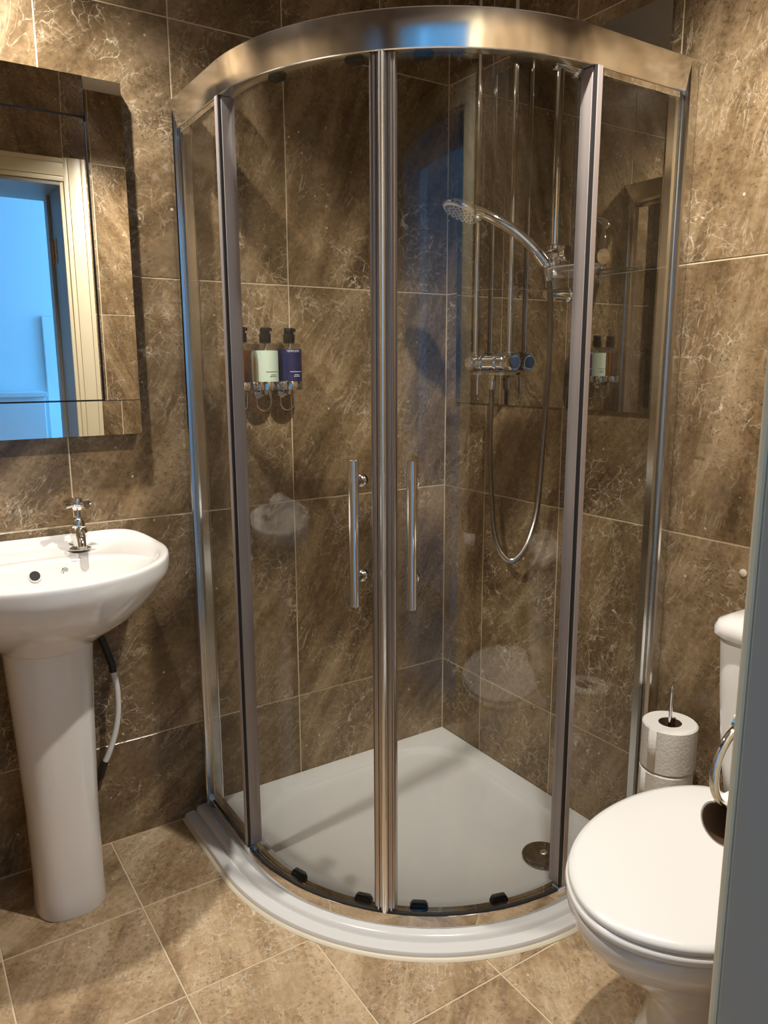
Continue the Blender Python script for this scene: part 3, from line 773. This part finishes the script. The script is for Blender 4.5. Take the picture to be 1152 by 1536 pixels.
# ------------------------------------------------------------------ soap bottles and holders on wall_left
def bottle(x, kind):
    z0 = 1.2035; r = 0.0325; y0 = -0.052
    nm = {'amber': 'clear pump bottle of amber soap, leftmost of three on the shower wall', 'green': 'pump bottle with pale green label, middle of three on the shower wall', 'navy': 'pump bottle with navy blue label, rightmost of three on the shower wall'}[kind]
    b = tag(empty('soap_bottle', (x, y0, z0)), nm, 'bottle', 'pump bottles in the shower')
    lathe('bottle_body', [(0.028, 0.0), (r, 0.003), (r, 0.112), (r-0.001, 0.1165), (r-0.006, 0.119), (0.013, 0.120), (0.012, 0.127)], M_CLEARP, b)
    if kind == 'amber':
        lathe('soap', [(0.027, 0.003), (r-0.0025, 0.004), (r-0.0025, 0.100), (0.0, 0.1005)], M_AMBER, b)
    else:
        mat, z1 = (M_GREEN, 0.100) if kind == 'green' else (M_NAVY, 0.1035)
        lathe('label', [(r+0.0004, 0.018), (r+0.0006, 0.018), (r+0.0006, z1), (r+0.0004, z1)], mat, b, cap=False, n=48)
        ink = M_INKG if kind == 'green' else M_INKW
        # the print faces the room, a little towards the door
        rz = math.radians(-14)
        if kind == 'navy':
            t = mobj('print', text_mesh('TEMPLESPA', 0.0078, r+0.0010), ink, b, (0, 0, 0.0985), (0, 0, rz+0.15))
            lathe('print', [(0.0022, 0), (0.0, 0.0002)], ink, b, (r*0.44, -r*0.91, 0.073), (0.44, -0.9, 0), 10, False)
        for zz, wd, off in ((0.044, 0.036, 0.004), (0.036, 0.016, 0.006), (0.032, 0.020, 0.006)):
            bm = bmesh.new(); ra = r+0.0010; vs0 = []
            for i in range(9):
                a = (off - wd/2 + wd*i/8)/ra + rz*0
                vs0.append((bm.verts.new((ra*math.sin(a), -ra*math.cos(a), zz)), bm.verts.new((ra*math.sin(a), -ra*math.cos(a), zz+0.0014))))
            for p, q in zip(vs0, vs0[1:]): bm.faces.new((p[0], q[0], q[1], p[1]))
            mobj('print', finish(bm), ink, b)
    bm = bmesh.new()
    lathe_bm(bm, [(0.0150, 0.121), (0.0155, 0.122), (0.0155, 0.143), (0.0135, 0.144)], (0, 0, 0), (0, 0, 1), 24)
    lathe_bm(bm, [(0.0125, 0.1435), (0.0130, 0.145), (0.0130, 0.158), (0.0122, 0.160)], (0, 0, 0), (0, 0, 1), 24)
    bm2 = box_bm(bm, (-0.004, -0.0185, 0.150), (0.004, -0.010, 0.1585), 0.001)
    o = mobj('pump', finish(bm, True, 35), M_BLACK, b); o.rotation_euler.z = math.radians(48)
    cylp('dip_tube', (0, 0, 0.012), (0, 0, 0.121), 0.0022, M_WHITEPLA, b, 8)
    nm2 = {'amber': 'leftmost', 'green': 'middle', 'navy': 'rightmost'}[kind]
    h = tag(empty('bottle_holder', (x, 0, 1.185)), 'chrome ring wall holder under the ' + {'amber': 'amber', 'green': 'green labelled', 'navy': 'navy labelled'}[kind] + ' pump bottle', 'holder', 'chrome bottle holders')
    lathe('cup', [(0.0, 0.0145), (r+0.001, 0.0145), (r+0.0032, 0.0155), (r+0.0036, 0.018), (r+0.0036, 0.0365), (r+0.0030, 0.0375), (r+0.0010, 0.0375), (r+0.0010, 0.0178), (0.0, 0.0178)], M_CHROME, h, (0, y0, 0), cap=False, n=40)
    bm = bmesh.new()
    cyl_bm(bm, (0, -0.0005, 0.006), (0, -0.003, 0.006), 0.014, 24, 0.0005)
    cyl_bm(bm, (0, -0.003, 0.006), (0, -0.030, 0.006), 0.006, 16, 0.001)
    box_bm(bm, (-0.006, -0.052, 0.003), (0.006, -0.022, 0.0145), 0.0015)
    mobj('bracket', finish(bm, True, 35), M_CHROME, h)
    loop = [(-0.021, -0.034, 0.010), (-0.021, -0.034, -0.020)] + [(-0.021*math.cos(PI*k/12), -0.034, -0.020-0.021*math.sin(PI*k/12)) for k in range(1, 12)] + [(0.021, -0.034, -0.020), (0.021, -0.034, 0.010)]
    tube('wire_loop', loop, 0.0016, M_CHROME, h, 8)
bottle(-0.715, 'amber'); bottle(-0.646, 'green'); bottle(-0.576, 'navy')

# ------------------------------------------------------------------ bevelled wall mirror over the basin
MX0, MX1, MZ0, MZ1 = -1.545, -0.980, 1.100, 1.902
BW, YF, YE, YC = 0.083, -0.0385, -0.0370, -0.036
wm = tag(empty('wall_mirror', ((MX0+MX1)/2, 0, MZ0)), 'large rectangular mirror with reflective border strips hanging above the wash basin', 'mirror')
IM = Matrix.Translation(-Vector(((MX0+MX1)/2, 0, MZ0)))
def mp_(o): o.parent = wm; o.matrix_parent_inverse = IM; return o
mp_(box('backing_board', (MX0-0.0012, -0.030, MZ0-0.0012), (MX1+0.0012, -0.0006, MZ1+0.0012), M_GASKET))
mp_(box('centre_glass', (MX0+BW+0.0045, YC, MZ0+BW+0.003), (MX1-BW-0.0045, -0.027, MZ1-BW-0.005), M_MIRROR, None, 0.0))
def strip(name, quad):
    """four front corners (x, y, z); the strip is 4 mm thick"""
    bm = bmesh.new()
    a = [Vector(q) for q in quad]; b = [Vector((q[0], q[1]+0.004, q[2])) for q in quad]
    loft_bm(bm, [b, a])
    return mp_(mobj(name, finish(bm), M_MIRROR))
g = 0.0008
e_ = lambda x, z: (x, YE, z)
f_ = lambda x, z: (x, YF, z)
strip('border_strip', [f_(MX1-BW, MZ0+BW+g), e_(MX1, MZ0+BW+g), e_(MX1, MZ1), f_(MX1-BW, MZ1)])
strip('border_strip', [f_(MX0+BW, MZ0+BW+g), e_(MX0, MZ0+BW+g), e_(MX0, MZ1), f_(MX0+BW, MZ1)])
strip('border_strip', [e_(MX0, MZ0), e_(MX1, MZ0), f_(MX1, MZ0+BW-g), f_(MX0, MZ0+BW-g)])
strip('border_strip', [(MX0+BW+g, YE, MZ1-BW), (MX1-BW-g, YE, MZ1-BW), (MX1-BW-g, YE-0.0030, MZ1), (MX0+BW+g, YE-0.0030, MZ1)])

# ------------------------------------------------------------------ wash basin, pedestal, tap
BX = -1.258
half = [(0.0, -0.0015), (0.12, -0.0015), (0.205, -0.006), (0.250, -0.045), (0.279, -0.125), (0.272, -0.22), (0.232, -0.315), (0.160, -0.388), (0.08, -0.424), (0.0, -0.434)]
ctrl = half + [(-x, y) for x, y in reversed(half[1:-1])]
outl = [Vector((p.x, p.y)) for p in catmull([Vector((x, y, 0)) for x, y in ctrl], 8, True)]
for p in outl: p.y = min(p.y, -0.0012)
BC = Vector((0.0, -0.262))
def ring_scaled(s, z, c=BC, lift=0.0):
    out = []
    for p in outl:
        q = c + (p-c)*s
        back = max(0.0, min(1.0, (q.y+0.14)/0.13)); back = back*back*(3-2*back)
        out.append(Vector((q.x, min(q.y, -0.0012), z + lift*back)))
    return out
def ring_ell(au, av, z, c):
    out = []
    for p in outl:
        d = p - BC; a = math.atan2(d.y/0.17, d.x/0.27)
        out.append(Vector((c[0]+au*math.cos(a), c[1]+av*math.sin(a), z)))
    return out
def ring_mix(a, b, t): return [p.lerp(q, t) for p, q in zip(a, b)]
bz = tag(empty('wash_basin', (BX, 0, 0.62)), 'white ceramic wash basin with rounded front, mounted under the wall mirror', 'wash basin')
B0 = 0.62
bowl = ring_ell(0.222, 0.131, 0.826-B0, (0, -0.268))
RIM = 0.845-B0
rings = [ring_ell(0.088, 0.080, 0.635-B0, (0, -0.175)), ring_ell(0.100, 0.092, 0.655-B0, (0, -0.178)), ring_ell(0.150, 0.135, 0.695-B0, (0, -0.205)),
         ring_mix(ring_ell(0.190, 0.158, 0.728-B0, (0, -0.222)), ring_scaled(0.76, 0.728-B0), 0.4), ring_scaled(0.865, 0.762-B0), ring_scaled(0.945, 0.789-B0), ring_scaled(0.984, 0.803-B0), ring_scaled(0.998, 0.813-B0, lift=0.006),
         ring_scaled(1.0, 0.834-B0, lift=0.016), ring_scaled(0.993, 0.842-B0, lift=0.018), ring_scaled(0.97, RIM, lift=0.018), ring_scaled(0.93, RIM, lift=0.014), ring_scaled(0.905, 0.842-B0, lift=0.004), ring_scaled(0.885, 0.838-B0, lift=0.0),
         ring_mix(ring_scaled(0.86, 0.836-B0), bowl, 0.55), ring_ell(0.227, 0.136, 0.833-B0, (0, -0.268)), bowl, ring_ell(0.214, 0.125, 0.815-B0, (0, -0.268)), ring_ell(0.198, 0.112, 0.785-B0, (0, -0.270)),
         ring_ell(0.165, 0.092, 0.752-B0, (0, -0.272)), ring_ell(0.11, 0.064, 0.732-B0, (0, -0.275)), ring_ell(0.022, 0.022, 0.724-B0, (0, -0.275))]
loft('basin_bowl', rings, M_CERAMIC, bz, angle=80, sub=1)
# overflow opening and chain stay on the back of the bowl
ov = lathe('overflow', [(0.0, 0.001), (0.010, 0.001), (0.0115, 0.003), (0.0135, 0.0028), (0.0145, 0.0)], M_CERAMIC, bz, (-0.012, -0.150, 0.803-B0), (0, -0.86, 0.5), 28, False)
lathe('overflow_hole', [(0.0, 0.0036), (0.0112, 0.0036)], M_DARKHOLE, bz, (-0.012, -0.150, 0.803-B0), (0, -0.86, 0.5), 28, False)
bm = bmesh.new(); tube_bm(bm, [Vector((0.052, -0.149, 0.806-B0)) + Vector((0.0065*math.cos(t), -0.004*0-0.003, 0.0065*math.sin(t))) for t in [2*PI*k/20 for k in range(20)]], 0.0018, 8, True)
lathe_bm(bm, [(0.005, 0.0), (0.005, 0.004), (0.0, 0.006)], (0.052, -0.145, 0.806-B0), (0, -0.9, 0.4), 14)
cyl_bm(bm, (0.049, -0.154, 0.797-B0), (0.048, -0.156, 0.788-B0), 0.0013, 8)
mobj('chain_stay', finish(bm, True, 40), M_CHROME, bz)
lathe('waste', [(0.021, 0.0), (0.021, 0.003), (0.016, 0.0045), (0.0, 0.004)], M_CHROME, bz, (0, -0.275, 0.7235-B0), (0, 0, 1), 28)

pd = tag(empty('basin_pedestal', (BX, -0.16, 0)), 'white ceramic pedestal standing on the floor under the wash basin', 'pedestal')
rings = []
for z, hw, fr, bk in ((0.0, 0.080, 0.090, 0.060), (0.006, 0.082, 0.092, 0.062), (0.05, 0.078, 0.088, 0.06), (0.25, 0.079, 0.083, 0.06), (0.45, 0.086, 0.082, 0.06), (0.60, 0.093, 0.086, 0.06), (0.652, 0.096, 0.090, 0.06)):
    r_ = []
    for i in range(48):
        a = 2*PI*i/48; c, s = math.cos(a), math.sin(a)
        sx = math.copysign(abs(c)**0.72, c); sy = math.copysign(abs(s)**0.85, s)
        r_.append(Vector((hw*sx, (fr if s < 0 else bk)*sy, z)))
    rings.append(r_)
loft('pedestal_column', rings, M_CERAMIC, pd, angle=60)

TX, TY, TZ = -1.156, -0.082, 0.8385
tp = tag(empty('basin_tap', (TX, TY, TZ)), 'chrome crosshead pillar tap on the back ledge of the wash basin', 'tap')
tp.scale = (1.1, 1.1, 1.04)
lathe('base_flange', [(0.0235, 0.0), (0.0235, 0.002), (0.018, 0.005), (0.012, 0.008)], M_CHROME, tp, n=32)
bm = bmesh.new()
lathe_bm(bm, [(0.0130, 0.006), (0.0140, 0.020), (0.0175, 0.028), (0.0190, 0.036), (0.0185, 0.044), (0.0140, 0.050), (0.0145, 0.053), (0.0135, 0.066), (0.0110, 0.070), (0.0072, 0.073), (0.0072, 0.094)], (0, 0, 0), (0, 0, 1), 28)
mobj('tap_body', finish(bm, True, 35), M_CHROME, tp)
sp = catmull([Vector((0, -0.008, 0.034)), Vector((-0.004, -0.034, 0.041)), Vector((-0.008, -0.062, 0.034)), Vector((-0.010, -0.074, 0.018))], 8)
tube('spout', sp, [0.0105]*8 + [0.0095]*8 + [0.0088]*(len(sp)-16), M_CHROME, tp, 16)
bm = bmesh.new()
lathe_bm(bm, [(0.0085, 0.090), (0.0115, 0.094), (0.0125, 0.104), (0.0125, 0.112), (0.0105, 0.117), (0.0, 0.1185)], (0, 0, 0), (0, 0, 1), 28)
for k in range(4):
    a = math.radians(28 + 90*k); d = Vector((math.cos(a), math.sin(a), 0))
    lathe_bm(bm, [(0.0050, 0.006), (0.0052, 0.014), (0.0078, 0.030), (0.0080, 0.032), (0.0, 0.0325)], (0, 0, 0.103), d, 18)
mobj('cross_handle', finish(bm, True, 35), M_CHROME, tp)

# water supply tail under the basin
sh = tag(empty('basin_supply_pipe', (-1.12, -0.05, 0.20)), 'white flexible supply pipe with black sleeve behind the basin pedestal', 'pipe')
SB = Vector((-1.12, -0.05, 0.20))
P_ = lambda L: [Vector(p)-SB for p in L]
p1 = catmull(P_([(-1.132, -0.06, 0.66), (-1.122, -0.06, 0.61), (-1.108, -0.06, 0.56), (-1.099, -0.06, 0.525), (-1.097, -0.06, 0.505)]), 8)
tube('black_sleeve', p1, [0.0095 if (i//2) % 2 else 0.0085 for i in range(len(p1))], M_GASKET, sh, 14)
tube('white_pipe', catmull(P_([(-1.097, -0.06, 0.508), (-1.091, -0.06, 0.46), (-1.092, -0.06, 0.40), (-1.102, -0.06, 0.345), (-1.120, -0.06, 0.295), (-1.134, -0.058, 0.265)]), 10), 0.0075, M_WHITEPLA, sh, 14)
bm = bmesh.new()
tube_bm(bm, P_([(-1.132, -0.058, 0.270), (-1.141, -0.056, 0.250), (-1.148, -0.054, 0.225)]), [0.0095, 0.0105, 0.0095], 6)
tube_bm(bm, P_([(-1.147, -0.055, 0.230), (-1.152, -0.05, 0.205), (-1.153, -0.04, 0.19), (-1.153, -0.001, 0.185)]), 0.0075, 14)
mobj('isolating_valve', finish(bm, True, 35), principled('dull_metal', srgb(96, 88, 80), 0.35, 0.9), sh)

# ------------------------------------------------------------------ toilet
TYC = -1.272
hl = [(-0.192, 0.0), (-0.190, 0.09), (-0.198, 0.140), (-0.262, 0.180), (-0.350, 0.200), (-0.450, 0.196), (-0.540, 0.170), (-0.612, 0.125), (-0.660, 0.064), (-0.677, 0.0)]
ctrl = hl + [(x, -v) for x, v in reversed(hl[1:-1])]
egg = [Vector((p.x, p.y)) for p in catmull([Vector((x, v, 0)) for x, v in ctrl], 8, True)]
wc = tag(empty('toilet', (-0.34, TYC, 0)), 'white close-coupled toilet with its lid down beside the shower', 'toilet')
TB = -0.34
def egg_ring(s, z, cx=-0.40, grow=0.0, sy=None, shift=0.0):
    out = []
    for p in egg:
        q = Vector((cx + (p.x-cx)*s, p.y*(sy if sy is not None else s)))
        if grow:
            d = Vector((p.x-cx, p.y)).normalized(); q += d*grow
        out.append(Vector((q.x - TB + shift, q.y, z)))
    return out
# pan
rings = [egg_ring(0.60, 0.0, shift=0.045, sy=0.62), egg_ring(0.60, 0.012, shift=0.045, sy=0.62), egg_ring(0.53, 0.05, shift=0.055, sy=0.53), egg_ring(0.50, 0.12, shift=0.06, sy=0.50), egg_ring(0.56, 0.19, shift=0.05, sy=0.56), egg_ring(0.72, 0.255, shift=0.03, sy=0.71), egg_ring(0.86, 0.305, shift=0.012, sy=0.85),
         egg_ring(0.955, 0.345, sy=0.95), egg_ring(0.995, 0.372, sy=0.99), egg_ring(1.0, 0.386, sy=0.995), egg_ring(0.985, 0.394, sy=0.98), egg_ring(0.93, 0.396, sy=0.92)]
loft('pan', rings, M_CERAMIC, wc, angle=70, sub=1)
# shelf that carries the cistern
bm = bmesh.new(); box_bm(bm, (-0.245-TB, -0.125, 0.22), (-0.03-TB, 0.125, 0.388), 0.03)
mobj('cistern_shelf', finish(bm, True, 40), M_CERAMIC, wc)
rings = [egg_ring(0.97, 0.3965), egg_ring(1.0, 0.399), egg_ring(1.008, 0.405), egg_ring(1.0, 0.4115), egg_ring(0.97, 0.4135)]
loft('seat', rings, M_SEAT, wc, angle=60)
rings = [egg_ring(0.965, 0.4145), egg_ring(0.988, 0.4155), egg_ring(0.992, 0.420), egg_ring(0.982, 0.4255), egg_ring(0.93, 0.4285), egg_ring(0.6, 0.4305), egg_ring(0.15, 0.431)]
loft('lid', rings, M_SEAT, wc, angle=60)
for v in (-0.075, 0.075):
    bm = bmesh.new(); cyl_bm(bm, (-0.196-TB, v-0.018, 0.417), (-0.196-TB, v+0.018, 0.417), 0.012, 18, 0.002); cyl_bm(bm, (-0.196-TB, v, 0.39), (-0.196-TB, v, 0.414), 0.008, 14)
    mobj('hinge', finish(bm, True, 40), M_WHITEPLA, wc)
# cistern
def cis(hw, x0, x1, z, rc=0.05, n=8):
    pts = []
    for (cx, cy, a0) in ((x1-0.012, hw-0.012, 0), (x0+rc, hw-rc, 90), (x0+rc, -(hw-rc), 180), (x1-0.012, -(hw-0.012), 270)):
        rr_ = 0.012 if a0 in (0, 270) else rc
        for i in range(n+1):
            a = math.radians(a0 + 90*i/n); pts.append(Vector((cx-TB+rr_*math.cos(a), cy+rr_*math.sin(a), z)))
    return pts
rings = [cis(0.122, -0.165, -0.005, 0.390), cis(0.136, -0.175, -0.004, 0.400), cis(0.147, -0.182, -0.004, 0.48), cis(0.156, -0.190, -0.003, 0.62), cis(0.161, -0.194, -0.003, 0.735), cis(0.159, -0.192, -0.003, 0.740)]
cs = loft('cistern', rings, M_CERAMIC, wc, angle=50)
rings = [cis(0.165, -0.200, -0.002, 0.7405), cis(0.169, -0.204, -0.002, 0.745), cis(0.169, -0.204, -0.002, 0.757), cis(0.164, -0.199, -0.002, 0.770), cis(0.146, -0.18, -0.004, 0.779, 0.04), cis(0.09, -0.14, -0.03, 0.783, 0.03)]
loft('cistern_lid', rings, M_CERAMIC, wc, angle=50)
lathe('blanking_plug', [(0.011, 0.0), (0.011, 0.003), (0.008, 0.005), (0, 0.005)], M_WHITEPLA, wc, (-0.115-TB, 0.1465, 0.475), (0, 1, 0), 20)
# wall fixing dot above the cistern
pg = tag(lathe('wall_plug_cap', [(0.0085, 0.0), (0.0085, 0.0012), (0.006, 0.0024), (0, 0.0028)], M_SILICONE, None, (-0.0008, -1.053, 0.822), (-1, 0, 0), 20), 'small round white cap on the wall above the toilet cistern', 'wall cap')

# ------------------------------------------------------------------ spare toilet rolls on a floor stand
SX, SY = -0.100, -0.970
stand = tag(empty('toilet_roll_stand', (SX, SY, 0)), 'chrome floor stand with wire loop handle holding spare toilet rolls', 'roll holder')
lathe('base_plate', [(0.048, 0.0), (0.048, 0.006), (0.045, 0.010), (0.006, 0.012)], M_CHROME, stand, n=40)
lp = [Vector((0.0, -0.004, 0.010)), Vector((0.0, -0.004, 0.545)), Vector((0.0, -0.0030, 0.5535)), Vector((0.0, 0.0, 0.5570)), Vector((0.0, 0.0030, 0.5535)), Vector((0.0, 0.004, 0.545)), Vector((0.0, 0.004, 0.44))]
lp = [Vector((0.008*math.cos(0.4)*p.y/0.004*0.9, 0.008*math.sin(0.4)*p.y/0.004*0.9, p.z)) for p in lp]
tube('wire_handle', lp, 0.0028, M_CHROME, stand, 10)
rnames = ['white toilet roll on the floor stand, topmost with the wire loop above it', 'white toilet roll on the floor stand, directly under the topmost one', 'white toilet roll on the floor stand, third from the top']
for k, (z1, R_, dx) in enumerate(((0.470, 0.0600, 0.0), (0.364, 0.0585, -0.003), (0.258, 0.0595, 0.002))):
    h_ = 0.104; r0 = 0.0255
    t = tag(empty('toilet_roll', (SX+dx, SY, z1-h_)), rnames[k], 'toilet roll', 'spare rolls on the stand')
    lathe('paper', [(r0, 0.001), (R_-0.003, 0.0), (R_, 0.003), (R_, h_-0.003), (R_-0.003, h_), (r0, h_-0.001)], M_PAPER, t, n=56, cap=False)
    lathe('core', [(r0-0.0012, 0.001), (r0, 0.001), (r0, h_-0.0012), (r0-0.0012, h_-0.0012), (r0-0.0012, 0.001)], M_CARD, t, n=40, cap=False)
    # loose end of the sheet
    bm = bmesh.new(); A0 = math.radians(170 if k == 0 else 150); cols = []
    for i in range(8):
        a = A0 + i*0.05; q = R_ + 0.0006 + 0.0008*(i/7)**2
        cols.append([bm.verts.new((q*math.cos(a), q*math.sin(a), z)) for z in (0.002, h_-0.002)])
    for a, b in zip(cols, cols[1:]): bm.faces.new((a[0], b[0], b[1], a[1]))
    o = mobj('loose_sheet', finish(bm, True), M_PAPER, t)
    s = o.modifiers.new('thick', 'SOLIDIFY'); s.thickness = 0.0004

# ------------------------------------------------------------------ ring holder with empty tube on the near wall
RCX, RCZ, RYH = -0.716, 0.802, -1.500
rh = tag(empty('roll_ring_holder', (RCX, YS, RCZ)), 'chrome ring toilet roll holder at the edge of the door frame', 'roll holder')
tube('ring', [Vector((0.050*math.cos(t), RYH-YS, 0.050*math.sin(t))) for t in [2*PI*k/48 for k in range(48)]], 0.0052, M_CHROME, rh, 14, True)
bm = bmesh.new()
lathe_bm(bm, [(0.022, 0.0), (0.022, 0.004), (0.018, 0.008), (0.0095, 0.012), (0.0085, RYH-YS+0.004), (0.011, RYH-YS+0.008), (0.0, RYH-YS+0.012)], (0.0, 0.0006, 0.050), (0, 1, 0), 28)
mobj('wall_mount', finish(bm, True, 40), M_CHROME, rh)
te = tag(empty('cardboard_tube', (RCX-0.028, RYH, RCZ-0.050-0.0185)), 'nearly empty toilet roll tube hanging on the chrome ring holder', 'toilet roll')
lathe('core', [(0.0240, 0.0), (0.0250, 0.0), (0.0250, 0.100), (0.0240, 0.100), (0.0240, 0.0)], M_CARD, te, (0, 0, 0), (1, 0, 0), 40, False)
lathe('paper', [(0.0252, 0.0), (0.0272, 0.0), (0.0272, 0.100), (0.0252, 0.100)], M_PAPER, te, (0, 0, 0), (1, 0, 0), 40, False)
